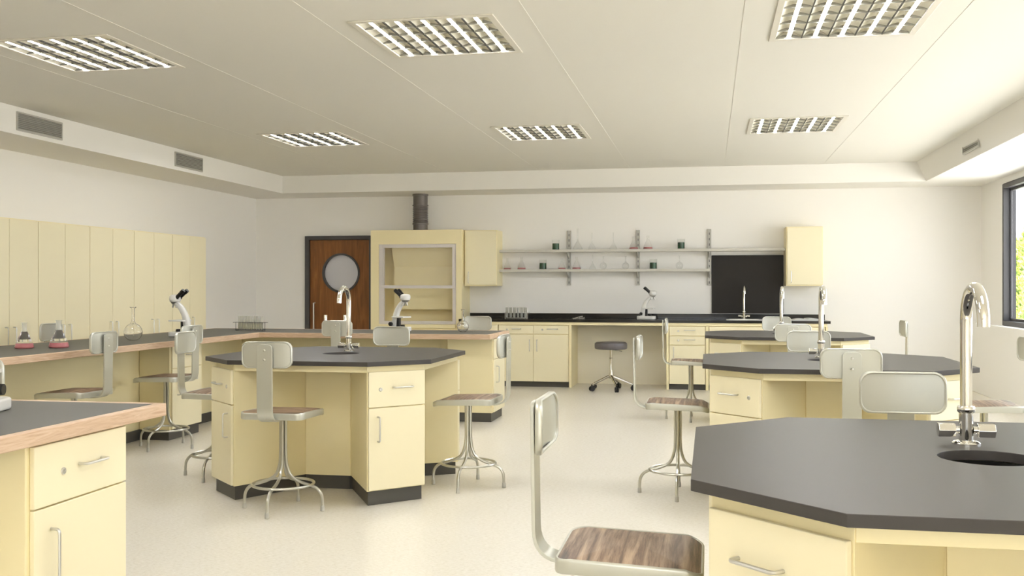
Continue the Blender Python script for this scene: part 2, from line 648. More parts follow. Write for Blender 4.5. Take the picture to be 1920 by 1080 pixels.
# ------------------------------------------------------------------ air vents in the bulkheads
def vent(label, loc, rz, W=.63, H=.165):
    root = thing('air_vent', label, 'vent', loc, rz, 'air vents in the bulkheads')
    o = rrect(W, H, .004, 1)
    i = rrect(W - .03, H - .03, .003, 1)
    MB().ring(o, i, -.012, .0).xf(XZ(0)).build('frame', 'grille', root)
    MB().box(-W / 2 + .012, W / 2 - .012, -.002, -.0005, -H / 2 + .012, H / 2 - .012).build('backing', 'grille_dark', root, smooth=False)
    s = MB()
    n = 9
    for k in range(n):
        z = -H / 2 + .02 + (H - .04) * k / (n - 1)
        s.add([(-W / 2 + .014, -.003, z + .005), (W / 2 - .014, -.003, z + .005), (W / 2 - .014, -.011, z - .003), (-W / 2 + .014, -.011, z - .003),
               (-W / 2 + .014, -.001, z + .003), (W / 2 - .014, -.001, z + .003), (W / 2 - .014, -.010, z - .005), (-W / 2 + .014, -.010, z - .005)],
              [(0, 1, 2, 3), (7, 6, 5, 4), (0, 4, 5, 1), (3, 2, 6, 7)])
    s.build('slats', 'grille', root, smooth=False)


vent('grey slatted air vent on the left bulkhead, the larger looking nearer one', (-5.895, 8.11, 2.785), PI / 2)
vent('grey slatted air vent on the left bulkhead, the smaller looking farther one', (-5.895, 10.76, 2.787), PI / 2)
vent('grey slatted air vent on the right bulkhead above the window', (2.600, 10.95, 2.805), -PI / 2)


# ------------------------------------------------------------------ stools
def make_stool():
    root = thing('lab_stool', '', 'stool')
    S = .392
    prof = lambda x, y: .012 * math.cos((y + .02) * 9) - (.022 * max(0, (y - .08) / .12) ** 2) + .003
    out = rrect(S, S * 1.02, .045, 6)
    n = len(out)
    zt = .598
    # wooden seat: rings of the outline
    vs, fs = [], []
    sc_ = [.0, .25, .5, .72, .88, .965]
    for si, s_ in enumerate(sc_):
        for x, y in (out if si else [(0, 0)]):
            xx, yy = x * s_, y * s_
            vs.append((xx, yy, zt + prof(xx, yy)))
    for k in range(n):
        fs.append((0, 1 + k, 1 + (k + 1) % n))
    for si in range(len(sc_) - 2):
        o0 = 1 + si * n
        for k in range(n):
            l = (k + 1) % n
            fs.append((o0 + k, o0 + n + k, o0 + n + l, o0 + l))
    m = MB().add(vs, fs)
    m.build('seat', 'walnut', root, sharp=80)
    # metal rim following the seat curve
    rings = []
    for s_, dz in ((.955, -.003), (.965, .0015), (.985, .003), (.998, 0), (1.0, -.006), (1.0, -.030), (.99, -.036), (.90, -.036)):
        rings.append([(x * s_, y * s_, (zt + prof(x * s_, y * s_) + dz) if dz > -.02 else (zt + .6 * prof(x * s_, y * s_) + dz)) for x, y in out])
    vs = [p for r in rings for p in r]
    fs = []
    for a in range(len(rings) - 1):
        for k in range(n):
            l = (k + 1) % n
            fs.append((a * n + k, a * n + l, (a + 1) * n + l, (a + 1) * n + k))
    fs.append(tuple((len(rings) - 1) * n + k for k in range(n)))
    MB().add(vs, fs).build('seat_rim', 'stool_paint', root, sharp=50)
    # back post: a flat bar bent up behind the seat
    path = round_path([(0, -.06, .556), (0, -.276, .561), (0, -.282, 1.010)], .085, 8)
    wid = [.0475] * len(path)
    top = path[-1]
    for dz, w_ in ((-.0001, .0475), (.006, .0472), (.014, .0445), (.021, .038), (.0255, .028), (.0275, .018)):
        path.append(Vector((0, top.y - dz * .01, top.z - .0275 + dz + .0)))
        wid.append(w_)
    path[-7] = Vector((0, top.y, top.z - .029))
    MB().tube(path, wid, flat=(.0475, .0055), up=(0, 0, 1)).build('back_post', 'stool_paint', root, bevel=.002)
    # backrest plate with raised rim
    W, H, R = .307, .155, .042
    o = rrect(W, H, R, 6)
    cz = .948
    yy = lambda x: -.260 + .018 * (x / .16) ** 2
    rows = []
    for s_, dy in ((1.0, -.007), (1.0, .006), (.975, .010), (.945, .009), (.935, .003)):
        rows.append([(x * s_, yy(x * s_) + dy, cz + z * (1 - (1 - s_) * W / H * .9)) for x, z in o])
    n = len(o)
    vs = [p for r in rows for p in r]
    fs = []
    for a in range(len(rows) - 1):
        for k in range(n):
            l = (k + 1) % n
            fs.append((a * n + k, a * n + l, (a + 1) * n + l, (a + 1) * n + k))
    rows2 = [[(x * s_, yy(x * s_) - dy, cz + z * (1 - (1 - s_) * W / H * .9)) for x, z in o] for s_, dy in ((1.0, .007), (.975, .011), (.945, .009), (.935, .005))]
    off = len(vs)
    vs += [p for r in rows2 for p in r]
    for a in range(len(rows2) - 1):
        for k in range(n):
            l = (k + 1) % n
            fs.append((off + a * n + l, off + a * n + k, off + (a + 1) * n + k, off + (a + 1) * n + l))
    MB().add(vs, fs).build('backrest_rim', 'stool_paint', root, sharp=60)
    pm = MB()
    w2, h2, r2 = W / 2 * .956, H / 2 * .91, R * .86
    for dy in (.0045, -.0055):
        vs, fs = [], []
        NX = 28
        for q in range(NX + 1):
            x = -w2 * math.cos(PI * q / NX)
            e = max(0, abs(x) - (w2 - r2))
            zz = h2 - r2 + math.sqrt(max(0, r2 * r2 - e * e))
            vs += [(x, yy(x) + dy, cz - zz), (x, yy(x) + dy, cz + zz)]
        for q in range(NX):
            fs.append((2 * q, 2 * q + 1, 2 * q + 3, 2 * q + 2))
        pm.add(vs, fs)
    pm.build('backrest', 'stool_paint', root, sharp=60)
    for z in (.922, .976):
        MB().lathe([(0, .004), (.004, .0036), (.0075, .001), (.008, -.002)], 12).xf(Matrix.Translation((0, -.2875, z)) @ Matrix.Rotation(PI / 2, 4, 'X')).build('rivet', 'stool_metal', root)
    # four bent tube legs and the foot ring
    for k in range(4):
        a = PI / 2 * k
        cx, cy = math.cos(a), math.sin(a)
        key = [(.0155, .562), (.0155, .35), (.020, .275), (.045, .205), (.10, .172), (.160, .155), (.213, .138), (.243, .10), (.247, .05), (.247, .0)]
        pts = round_path([(cx * r, cy * r, z) for r, z in key], .035, 4)
        leg = MB().tube(pts, .0095, 10).build('leg', 'stool_metal', root)
        MB().lathe([(.011, 0), (.013, .002), (.012, .03), (.0098, .034)], 12, (cx * .247, cy * .247, 0)).build('foot_cap', 'grille', leg)
    MB().tube([(.182 * math.cos(2 * PI * q / 40), .182 * math.sin(2 * PI * q / 40), .157) for q in range(40)], .0085, 8, closed=True).build('foot_ring', 'stool_metal', root)
    MB().lathe([(.03, .548), (.05, .552), (.05, .562), (0, .562)], 20).build('seat_mount', 'stool_metal', root)
    return root


stool0 = make_stool()
N_, E_, S_, W_ = 0, -PI / 2, PI, PI / 2       # facing +Y, +X, -Y, -X
STOOLS = [
    (-2.52, 5.73, N_ + .03, 'low-back metal stool with wooden seat in front of the left island, its back to us'),
    (-1.595, 6.65, W_ - .04, 'metal stool at the right side of the left island, wooden seat sideways to us'),
    (-3.42, 6.66, E_ + .06, 'metal stool at the left side of the left island, half hidden by its cabinet'),
    (-4.47, 7.785, W_ - .08, 'metal stool at the left bench beside its drawer cabinet, below the microscope'),
    (-4.47, 6.53, W_ - .05, 'metal stool at the left bench between the two red flasks and the round clear flask'),
    (-3.15, 3.64, S_, 'metal stool cut by the left edge, only its backrest seen behind the nearest microscope'),
    (-5.44, 7.98, E_, 'metal stool on the far side of the left bench, backrest seen behind the red flasks'),
    (-2.50, 10.63, S_, 'metal stool behind the far bench arm, backrest seen beside the small round flask'),
    (-3.50, 9.45, N_, 'metal stool in front of the far bench arm, left of the left island tap'),
    (-2.51, 7.57, S_, 'metal stool behind the left island, smooth backrest below the far arm microscope'),
    (-.214, 2.89, E_, 'nearest metal stool, at the left side of the nearest right island'),
    (-.20, 6.65, E_, 'metal stool at the left side of the middle right island, wooden seat sideways'),
    (-.183, 10.45, E_, 'metal stool at the left side of the farthest right island in front of the drawers'),
    (.700, 3.70, S_, 'metal stool behind the nearest right island, large smooth backrest left of its tap'),
    (.712, 5.67, N_, 'metal stool in front of the middle right island, back post with two rivets seen'),
    (.705, 7.36, S_, 'metal stool behind the middle right island, smooth backrest by its tap'),
    (.71, 9.31, N_, 'metal stool in front of the farthest right island, back post seen'),
    (.716, 11.08, S_, 'metal stool behind the farthest right island, smooth backrest before the black counter'),
    (1.715, 6.90, W_, 'metal stool at the right side of the middle right island, cut by the right edge'),
    (1.575, 10.24, W_, 'metal stool at the right side of the farthest right island against the white wall'),
]
for k, (x, y, rz, lab) in enumerate(STOOLS):
    if k == 0:
        stool0.location = (x, y, 0)
        stool0.rotation_euler = (0, 0, rz)
        stool0['label'] = lab
        stool0['group'] = 'metal lab stools with backrests'
    else:
        dup(stool0, (x, y, 0), rz, lab, 'metal lab stools with backrests')


# ------------------------------------------------------------------ cabinet pieces
def d_handle(length, vertical, parent, x, z, y=0):
    h = length / 2
    if vertical:
        p = [(x, y, z - h), (x, y - .032, z - h), (x, y - .032, z + h), (x, y, z + h)]
    else:
        p = [(x - h, y, z), (x - h, y - .032, z), (x + h, y - .032, z), (x + h, y, z)]
    return MB().tube(round_path(p, .014, 5), .0052, 8).build('handle', 'handle', parent)


def lock(parent, x, z, y=0):
    return MB().lathe([(0, .003), (.005, .003), (.0055, .005), (.0095, .005), (.0115, .0035), (.0125, 0)], 20).xf(Matrix.Translation((x, y, z)) @ Matrix.Rotation(PI / 2, 4, 'X')).build('lock', 'handle', parent)


def front(kind, root, x0, x1, z0, z1, th=.018, y=0):
    g_ = .0025
    return MB().box(x0 + g_, x1 - g_, y - th, y - .0005, z0 + g_, z1 - g_).build(kind, 'cream_front', root, bevel=.003)


def drawer(root, x0, x1, z0, z1, hx=None, lx=None, L_=.13):
    d = front('drawer', root, x0, x1, z0, z1)
    zc = (z0 + z1) / 2
    d_handle(L_, False, d, hx if hx is not None else (x0 + x1) / 2, zc + .01, -.018)
    if lx is not None:
        lock(d, lx, zc, -.018)
    return d


def cdoor(root, x0, x1, z0, z1, hx, hz, L_=.15):
    d = front('door', root, x0, x1, z0, z1)
    d_handle(L_, True, d, hx, hz, -.018)
    return d


def island_cabinet(mirror):
    root = thing('corner_cabinet', '', 'cabinet')
    f = .2005
    def arc(c_, r_):
        return [(r_ * math.cos(math.radians(a)), c_ + r_ * math.sin(math.radians(a))) for a in (-45, -60, -75, -90, -105, -120, -135)]
    poly = [(-f, 0), (f, 0), (.053, .539), (.166, .652)] + arc(.818, .140) + [(-.166, .652), (-.053, .539)]
    MB().prism(poly, .088, .8565).build('body', 'cream', root, bevel=.002)
    k = [(-f + .014, .012), (f - .014, .012), (.0415, .5445), (.1575, .6605)] + arc(.818, .140) + [(-.1575, .6605), (-.0415, .5445)]
    MB().prism(k, 0, .088).build('kick_plate', 'kick', root)
    m = -1 if mirror else 1
    drawer(root, -f + .003, f - .003, .600, .822, m * .035, -m * .115)
    cdoor(root, -f + .003, f - .003, .092, .600, -m * .135, .468)
    return root


protoA = island_cabinet(False)
protoB = island_cabinet(True)
used = {False: False, True: False}


def octagon(h, H):
    return [(-h, -H), (h, -H), (H, -h), (H, h), (h, H), (-h, H), (-H, h), (-H, -h)]


def faucet(name, label, loc, rz, sc=1.0, group=None):
    root = thing(name, label, 'tap', loc, rz, group)
    MB().lathe([(.039, 0), (.039, .004), (.033, .009), (.024, .011)], 28).build('flange', 'chrome', root)
    MB().lathe([(.0195, .009), (.0195, .090), (.0225, .092), (.0245, .096), (.0245, .106), (.022, .110), (.0175, .111)], 24).build('body', 'chrome', root)
    pts = [(0, 0, .108), (0, 0, .19), (0, 0, .27), (0, 0, .357)]
    for k in range(1, 19):
        a = PI * k / 18
        pts.append((0, -.094 + .094 * math.cos(a), .357 + .094 * math.sin(a)))
    pts.append((0, -.1885, .345))
    MB().tube(pts, .0165, 18).build('spout', 'chrome', root)
    for sgn in (-1, 1):
        hnd = MB().tube([(sgn * .019, 0, .040), (sgn * .040, 0, .040)], .011, 12).build('valve_stem', 'chrome', root)
        MB().tube([(sgn * .030, 0, .040), (sgn * .077, 0, .040)], [.0215, .0225], 6, up=(0, .5, .866)).build('handle', 'chrome', root, bevel=.002)
    return root


def island(cx, cy, which, dx=0):
    h, H = .458, .770
    t = thing('island_worktop', 'grey octagonal worktop with a round sink hole on ' + which, 'worktop', (cx, cy, 0), 0, 'octagonal island worktops')
    o, i = hole_ring(octagon(h, H), 0, 0, .126, 64)
    MB().ring(o, i, ZI - .028, ZI).build('top', 'worktop', t, bevel=.002)
    # sink bowl
    MB().lathe([(.130, -.002), (.130, -.03), (.134, -.035), (.131, -.13), (.111, -.165), (.02, -.172), (.02, -.168), (.106, -.158), (.124, -.125), (.1255, -.03), (.1255, -.002)], 48, (0, 0, ZI - .027), closed=True).build('sink_bowl', 'black_top', t)
    for k in range(4):
        rl = MB().box(-.434, .434, -.717, -.695, .815, .8568).xf(Matrix.Rotation(PI / 2 * k, 4, 'Z'))
        rl.build('apron_rail', 'cream', t, bevel=.002)
        MB().box(-.156, .156, -.2425, -.236, .090, .8565).xf(Matrix.Rotation(PI / 2 * k, 4, 'Z')).build('knee_panel', 'cream', t, smooth=False)
        MB().box(-.150, .150, -.232, -.2235, .0, .0875).xf(Matrix.Rotation(PI / 2 * k, 4, 'Z')).build('kick_panel', 'kick', t, smooth=False)
    spots = [(-1, -1, True, 'front left corner'), (1, -1, False, 'front right corner'), (1, 1, True, 'rear right corner'), (-1, 1, False, 'rear left corner')]
    for sx, sy, mir, wh in spots:
        d = .5785
        ang = math.atan2(sy, sx) + PI / 2       # local -y looks outwards along the diagonal
        loc = (cx + sx * d, cy + sy * d, 0)
        lab = 'cream drawer and door cabinet under the %s of %s' % (wh, which)
        p = protoB if mir else protoA
        if not used[mir]:
            used[mir] = True
            p.location = loc
            p.rotation_euler = (0, 0, ang)
            p['label'] = lab
            p['group'] = 'island corner cabinets'
        else:
            dup(p, loc, ang, lab, 'island corner cabinets')
    faucet('swan_neck_tap', 'tall chrome swan neck tap standing on ' + which, (cx + dx, cy + .240, ZI), 0, group='swan neck taps')


island(.727, 2.88, 'the nearest right island')
island(.730, 6.58, 'the middle right island', -.02)
island(.730, 10.28, 'the farthest right island', -.02)
island(-2.492, 6.63, 'the left island', -.032)


# ------------------------------------------------------------------ the U shaped bench on the left
U = [(-5.44, 2.65), (-2.085, 2.65), (-2.085, 3.635), (-4.455, 3.635), (-4.455, 9.55), (-2.075, 9.55), (-2.075, 10.51), (-5.44, 10.51)]
Ui = offset_poly(U, .036)
bench = thing('bench_worktop', 'long grey U-shaped bench top with oak edging round the left side of the room', 'worktop')
MB().ring(U, Ui, ZI - .049, ZI).build('oak_edging', 'oak', bench, bevel=.004)
sl = MB()
sl.prism([(x, y) for x, y in offset_poly(U, .0365)], ZI - .04, ZI - .0005)
sl.build('top', 'laminate', bench, smooth=False)
pn = MB()
pn.box(-4.96, -4.93, 3.1, 10.16, .09, ZI - .042)
pn.box(-4.93, -2.59, 10.13, 10.16, .09, ZI - .042)
pn.box(-4.93, -2.70, 3.10, 3.13, .09, ZI - .042)
pn.build('knee_panel', 'cream', bench)
pk = MB()
pk.box(-4.97, -4.915, 3.09, 10.17, 0, .09)
pk.box(-4.93, -2.59, 10.115, 10.17, 0, .09)
pk.box(-4.93, -2.70, 3.09, 3.145, 0, .09)
pk.build('kick_plate', 'kick', bench)


def bench_cabinet(label, loc, rz, depth, back=True):
    root = thing('bench_cabinet', label, 'cabinet', loc, rz, 'drawer cabinets under the U-shaped bench')
    f = .271
    MB().box(-f, f, 0, depth, .09, ZI - .0495).build('body', 'cream', root, bevel=.003)
    MB().box(-f + .006, f - .006, .012, depth - .006, 0, .09).build('kick_plate', 'kick', root)
    drawer(root, -f + .016, f - .003, .625, ZI - .055, .045, -.105)
    cdoor(root, -f + .016, f - .003, .094, .625, -.17, .47, .16)
    return root


bench_cabinet('cream drawer cabinet under the near end of the bench, at the bottom left', (-2.125, 3.125, 0), PI / 2, .56)
bench_cabinet('cream drawer cabinet under the middle of the left bench behind the stools', (-4.635, 8.40, 0), PI / 2, .29)
bench_cabinet('cream drawer cabinet under the far bench arm, behind the right stool of the left island', (-2.12, 10.125, 0), PI / 2, .46)

# tall cupboards on the left wall
def tall(label, y0):
    root = thing('tall_cupboard', label, 'cupboard', (-6.20, y0 + .4035, 0), PI / 2, 'tall cream cupboards on the left wall')
    MB().box(-.402, .402, .0, .447, .0, 1.968).build('body', 'cream', root, bevel=.003)
    a = cdoor(root, -.402, 0, .08, 1.960, -.055, .885, .19)
    c_ = cdoor(root, 0, .402, .08, 1.960, .055, .885, .19)


for y0, lab in ((10.91, 'farthest tall cream cupboard on the left wall, behind the left microscope'),
                (10.103, 'tall cream cupboard on the left wall, second from the far end'),
                (9.296, 'tall cream cupboard on the left wall, behind the round clear flask'),
                (8.489, 'tall cream cupboard on the left wall, behind the second red flask'),
                (7.682, 'tall cream cupboard cut by the left edge, behind the first red flask')):
    tall(lab, y0)

# ------------------------------------------------------------------ back counter
counter = thing('counter_worktop', 'glossy black counter top with a low upstand along the back wall', 'worktop')
SX0, SX1, SY0, SY1 = .24, .67, 13.62, 13.95
cm = MB()
X0, X1, Y0, Y1 = -3.362, 1.518, 13.45, YB
for (a, b2, c_, d_) in ((X0, SX0, Y0, Y1), (SX1, X1, Y0, Y1), (SX0, SX1, Y0, SY0), (SX0, SX1, SY1, Y1)):
    cm.box(a, b2, c_, d_, .878, .912)
cm.build('top', 'black_top', counter, smooth=False)
MB().box(X0, X1, YB - .02, YB - .0005, .9125, .980).build('upstand', 'black_top', counter, bevel=.002)
sk = MB()
o = rrect(SX1 - SX0 + .04, SY1 - SY0 + .04, .03, 4)
i = rrect(SX1 - SX0 - .04, SY1 - SY0 - .04, .03, 4)
sk.ring(o, i, .9125, .920)
sk.ring(i, [(x * .98, y * .98) for x, y in i], .76, .915)
sk.prism(i, .752, .76)
sk.xf(Matrix.Translation(((SX0 + SX1) / 2, (SY0 + SY1) / 2, 0)))
sk.build('sink_basin', 'white_ceramic', counter, bevel=.002)
MB().box(X0 + .005, X1 - .04, 13.465, 13.49, .838, .8775).build('front_rail', 'cream', counter, bevel=.002)

MB().box(-1.81, -.555, YB - .030, YB - .002, 0, .877).build('bounce_panel', 'panel_bounce', counter)  # added panel, brightens the wall at the back of the knee space

CY = 13.47


def base_unit(label, x0, x1, fronts, grp='cream base cabinets under the black counter'):
    cx = (x0 + x1) / 2
    root = thing('base_cabinet', label, 'cabinet', (cx, CY, 0), 0, grp)
    MB().box(x0 - cx, x1 - cx, .02, .66, .085, .837).build('body', 'cream', root, bevel=.002)
    MB().box(x0 - cx + .004, x1 - cx - .004, .05, .66, 0, .085).build('kick_plate', 'kick', root)
    fronts(root, x0 - cx, x1 - cx)
    return root


def shift(o, dy):
    o.location.y += dy
    return o


def u1(r, a, b2):
    m = 0
    shift(drawer(r, a, m, .714, .832, a + .25, a + .12, .12), .02)
    shift(drawer(r, m, b2, .714, .832, m + .26, m + .12, .14), .02)
    shift(cdoor(r, a, m, .072, .710, m - .05, .56, .15), .02)
    shift(cdoor(r, m, b2, .072, .710, m + .05, .56, .15), .02)


def u2(r, a, b2):
    shift(drawer(r, a, b2, .708, .832, .03, a + .12, .14), .02)
    shift(drawer(r, a, b2, .588, .704, .03, a + .12, .14), .02)
    shift(cdoor(r, a, b2, .072, .584, a + .06, .48, .15), .02)


def u3(r, a, b2):
    shift(front('false_drawer_front', r, a, b2, .714, .832), .02)
    shift(cdoor(r, a, 0, .072, .710, -.05, .56, .15), .02)
    shift(cdoor(r, 0, b2, .072, .710, .05, .56, .15), .02)


base_unit('wide cream base cabinet with two drawers and two doors, under the test tube rack', -2.812, -1.847, u1)
base_unit('narrow cream base cabinet with two drawers over one door, behind the far stool', -.520, -.050, u2)
base_unit('cream base cabinet under the back sink, mostly hidden by the farthest island', -.003, .725, u3)
base_unit('cream base cabinet at the right end of the black counter', .735, 1.455, u3)
base_unit('cream base cabinet beside the fume hood, hidden behind the bench end', -3.355, -2.82, lambda r, a, b2: (shift(drawer(r, a, b2, .714, .832, .05, -.08), .02), shift(cdoor(r, a, b2, .072, .710, -.18, .56), .02)))
for x0, x1, lab in ((-1.844, -1.811, 'cream upright end panel left of the open knee space under the black counter'),
                    (-.554, -.524, 'thin cream upright panel right of the open knee space under the black counter'),
                    (1.46, 1.484, 'cream upright end panel at the right end of the black counter')):
    tag(MB().box(x0, x1, CY - .012, YB - .002, 0, .837).build('end_panel', 'cream', bevel=.002), lab, 'panel', 'end panels of the back counter')
tag(MB().box(-.046, -.007, CY - .012, YB - .3, 0, .837).build('end_panel', 'cream', bevel=.002), 'cream upright panel between the drawer cabinet and the sink cabinet', 'panel', 'end panels of the back counter')

# wall cupboards
for x0, lab in ((-3.358, 'cream wall cupboard right beside the fume hood'), (.989, 'cream wall cupboard right of the black wall panel')):
    W2 = .466
    root = thing('wall_cupboard', lab, 'cupboard', (x0 + W2 / 2, 13.75, 1.362), 0, 'wall cupboards on the back wall')
    MB().box(-W2 / 2, W2 / 2, .018, YB - 13.751, 0, .778).build('body', 'cream', root, bevel=.002)
    d = front('door', root, -W2 / 2 + .012, W2 / 2 - .006, .014, .768, .018, .018)
    d_handle(.15, True, d, -W2 / 2 + .065, .12, 0)

# fume hood
hood = thing('fume_hood', 'cream fume hood with a raised glass sash beside the wooden door', 'fume hood', (0, 0, 0))
HX0, HX1, HY, HZ = -4.690, -3.368, 13.65, 2.148
OX0, OX1, OZ0, OZ1 = -4.571, -3.45, .828, 1.948
hb = MB()
fo = MB().ring([(HX0, 0), (HX1, 0), (HX1, HZ), (HX0, HZ)], [(OX0, OZ0), (OX1, OZ0), (OX1, OZ1), (OX0, OZ1)], 0, .03).xf(XZ(HY))
hb.add(fo.v, fo.f)
hb.box(HX0, HX0 + .02, HY + .03, YB - .002, 0, HZ)
hb.box(HX1 - .02, HX1, HY + .03, YB - .002, 0, HZ)
hb.box(HX0 + .02, HX1 - .02, HY + .03, YB - .002, HZ - .02, HZ)
hb.box(HX0 + .02, HX1 - .02, YB - .022, YB - .002, 0, HZ - .02)
hb.box(HX0 + .02, HX1 - .02, HY + .03, YB - .022, .76, .80)
hb.build('cabinet_body', 'cream', hood, bevel=.003)
MB().box(OX0 + .0, OX1 - .0, HY - .03, HY + .02, .775, .825).build('sill', 'cream', hood, bevel=.006)
sf = MB()
for (a, b2, c_, d_) in ((OX0, OX0 + .075, OZ0, OZ1), (OX1 - .05, OX1, OZ0, OZ1), (OX0 + .075, OX1 - .05, OZ1 - .05, OZ1), (OX0 + .075, OX1 - .05, OZ0, OZ0 + .045)):
    sf.box(a, b2, HY + .012, HY + .045, c_, d_)
sf.build('track_frame', 'sash', hood, bevel=.003)
sa = MB()
for (a, b2, c_, d_) in ((OX0 + .02, OX0 + .055, 1.36, OZ1 - .01), (OX1 - .055, OX1 - .02, 1.36, OZ1 - .01), (OX0 + .02, OX1 - .02, 1.33, 1.372)):
    sa.box(a, b2, HY + .002, HY + .0115, c_, d_)
sash = sa.build('sash', 'sash', hood, bevel=.002)
MB().box(OX0 + .055, OX1 - .055, HY + .005, HY + .009, 1.372, OZ1 - .05).build('sash_glass', 'pane', sash, smooth=False)
bf = MB()
bf.prism([(13.99, 1.03), (13.96, 1.03), (13.96, 1.64), (13.76, 2.04), (13.79, 2.04), (13.99, 1.66)], 0, .93)
bf.xf(Matrix(((0, 0, 1, -4.44), (1, 0, 0, 0), (0, 1, 0, 0), (0, 0, 0, 1))))
bf.build('baffle', 'cream', hood, smooth=False)
duct = thing('exhaust_duct', 'dark grey ribbed exhaust duct rising from the fume hood into the bulkhead', 'duct', (-4.022, 13.86, HZ))
p = [(.112, 0), (.112, .01), (.102, .012), (.102, .085), (.114, .088), (.114, .102), (.103, .105)]
z = .115
while z < .33:
    p += [(.098, z), (.112, z + .008), (.112, z + .013), (.098, z + .021)]
    z += .028
p += [(.103, .345), (.114, .348), (.114, .362), (.102, .365), (.102, .49), (.113, .495), (.113, .516)]
MB().lathe(p, 36).build('duct_tube', 'duct', duct)

# ------------------------------------------------------------------ black wall panel and shelves
tag(MB().box(.032, .980, YB - .03, YB - .001, .990, 1.780).build('wall_panel', 'black_panel', bevel=.002), 'black rectangular panel on the back wall behind the back sink', 'panel')
SY = 13.91
for x1, z, lab in ((.988, 1.850, 'upper long pale wall shelf carrying flasks and beakers'), (.006, 1.577, 'lower pale wall shelf ending at the black panel')):
    tag(MB().box(-2.890, x1, SY, YB - .028, z - .018, z + .018).build('wall_shelf', 'shelf', bevel=.002), lab, 'shelf', 'pale wall shelves')
for x, lab in ((-1.933, 'left slotted metal shelf upright on the back wall'), (-.969, 'middle slotted metal shelf upright on the back wall'), (.0, 'right slotted metal shelf upright next to the black panel')):
    root = thing('shelf_upright', lab, 'shelf upright', (x, YB, 0), 0, 'slotted shelf uprights')
    MB().box(-.025, .025, -.026, -.001, 1.372, 2.14).build('rail', 'rail', root, bevel=.002)
    s = MB()
    for k in range(10):
        z = 1.395 + .074 * k
        s.box(-.005, .005, -.0268, -.0255, z, z + .032)
    s.build('slots', 'frame_dark', root, smooth=False)
    for z in (1.832, 1.559):
        MB().prism([(-.026, z - .002), (-.20, z - .002), (-.20, z - .014), (-.026, z - .085)], -.004, .004).xf(Matrix(((0, 0, 1, 0), (1, 0, 0, 0), (0, 1, 0, 0), (0, 0, 0, 1)))).build('bracket', 'shelf', root)


# ------------------------------------------------------------------ glassware
def shell(prof, t=.002):
    inner = []
    n = len(prof)
    for i in range(n):
        r, z = prof[i]
        r0, z0 = prof[max(i - 1, 0)]
        r1, z1 = prof[min(i + 1, n - 1)]
        dx, dz = r1 - r0, z1 - z0
        l = math.hypot(dx, dz) or 1
        inner.append((max(r - t * dz / l, 0.0001), z + t * dx / l))
    return prof + inner[::-1]


def glassware(name, label, cat, loc, prof, liquid=None, lcol='red', group=None, t=.002, gm='glass'):
    root = thing(name, label, cat, loc, 0, group)
    if gm == 'glass' and liquid:         # heavy glass body above the liquid, thin neck
        k = next(i for i in range(len(prof)) if prof[i][1] > liquid * 2.8)
        def at(z):
            for i in range(len(prof) - 1):
                if prof[i][1] <= z < prof[i + 1][1]:
                    q = (z - prof[i][1]) / (prof[i + 1][1] - prof[i][1])
                    return prof[i][0] + (prof[i + 1][0] - prof[i][0]) * q
        low = [p for p in prof if p[1] < liquid] + [(at(liquid), liquid), (0, liquid)]
        MB().lathe(low, 32).build('liquid', lcol, root, sharp=50)
        mid = [(0, liquid + .012), (at(liquid + .012), liquid + .012)] + [p for p in prof if liquid + .012 < p[1] <= prof[k][1]] + [(0, prof[k][1])]
        MB().lathe(mid, 32).build('glass_body', 'glass', root, sharp=50)
        MB().lathe([(at(liquid), liquid), (at(liquid + .012), liquid + .012)], 32, opened=True).build('glass_wall', 'thin', root)
        MB().lathe(prof[k:], 28, opened=True).build('glass_neck', 'tube_glass', root, sharp=60)
        return root
    if gm == 'glass':
        MB().lathe(shell(prof, .003), 32).build('glass', 'glass', root, sharp=60)
        return root
    MB().lathe(prof + [(prof[-1][0] - .003, prof[-1][1] + .0005)], 28, opened=True).build('glass', gm, root, sharp=60)
    if liquid:
        zt_ = liquid
        lp = [(0, .0032)]
        for i in range(len(prof) - 1):
            r0, z0 = prof[i]
            r1, z1 = prof[i + 1]
            if z0 >= zt_:
                break
            if z0 > .001 or r0 > .01:
                lp.append((max(r0 - t - .0008, .001), max(z0, .0032)))
            if z1 >= zt_:
                q = (zt_ - z0) / max(z1 - z0, 1e-6)
                lp.append((r0 + (r1 - r0) * q - t - .0008, zt_))
                break
        lp.append((0, zt_))
        MB().lathe(lp, 28).build('liquid', lcol, root, sharp=50)
    return root


def erlen(s=1.0):
    return [(x * s, z * s) for x, z in [(0, 0), (.060, 0), (.066, .004), (.067, .012), (.060, .035), (.022, .125), (.018, .140), (.018, .185), (.022, .188), (.022, .191)]]


def beaker(s=1.0):
    return [(x * s, z * s) for x, z in [(0, 0), (.046, 0), (.050, .004), (.050, .130), (.053, .134), (.053, .136)]]


def florence(s=1.0):
    pr = [(0, 0), (.028, 0)]
    R = .062
    for k in range(1, 15):
        a = -PI / 2 + .46 + (PI - .46 - .30) * k / 14
        pr.append((R * math.cos(a), .056 + R * math.sin(a)))
    pr += [(.012, .130), (.010, .150), (.010, .215), (.015, .222), (.022, .226), (.022, .229)]
    return [(x * s, z * s) for x, z in pr]


def volumetric(s=1.0):
    return [(x * s, z * s) for x, z in [(0, 0), (.050, 0), (.056, .005), (.054, .02), (.030, .06), (.010, .10), (.008, .13), (.008, .235), (.010, .24), (.010, .243)]]


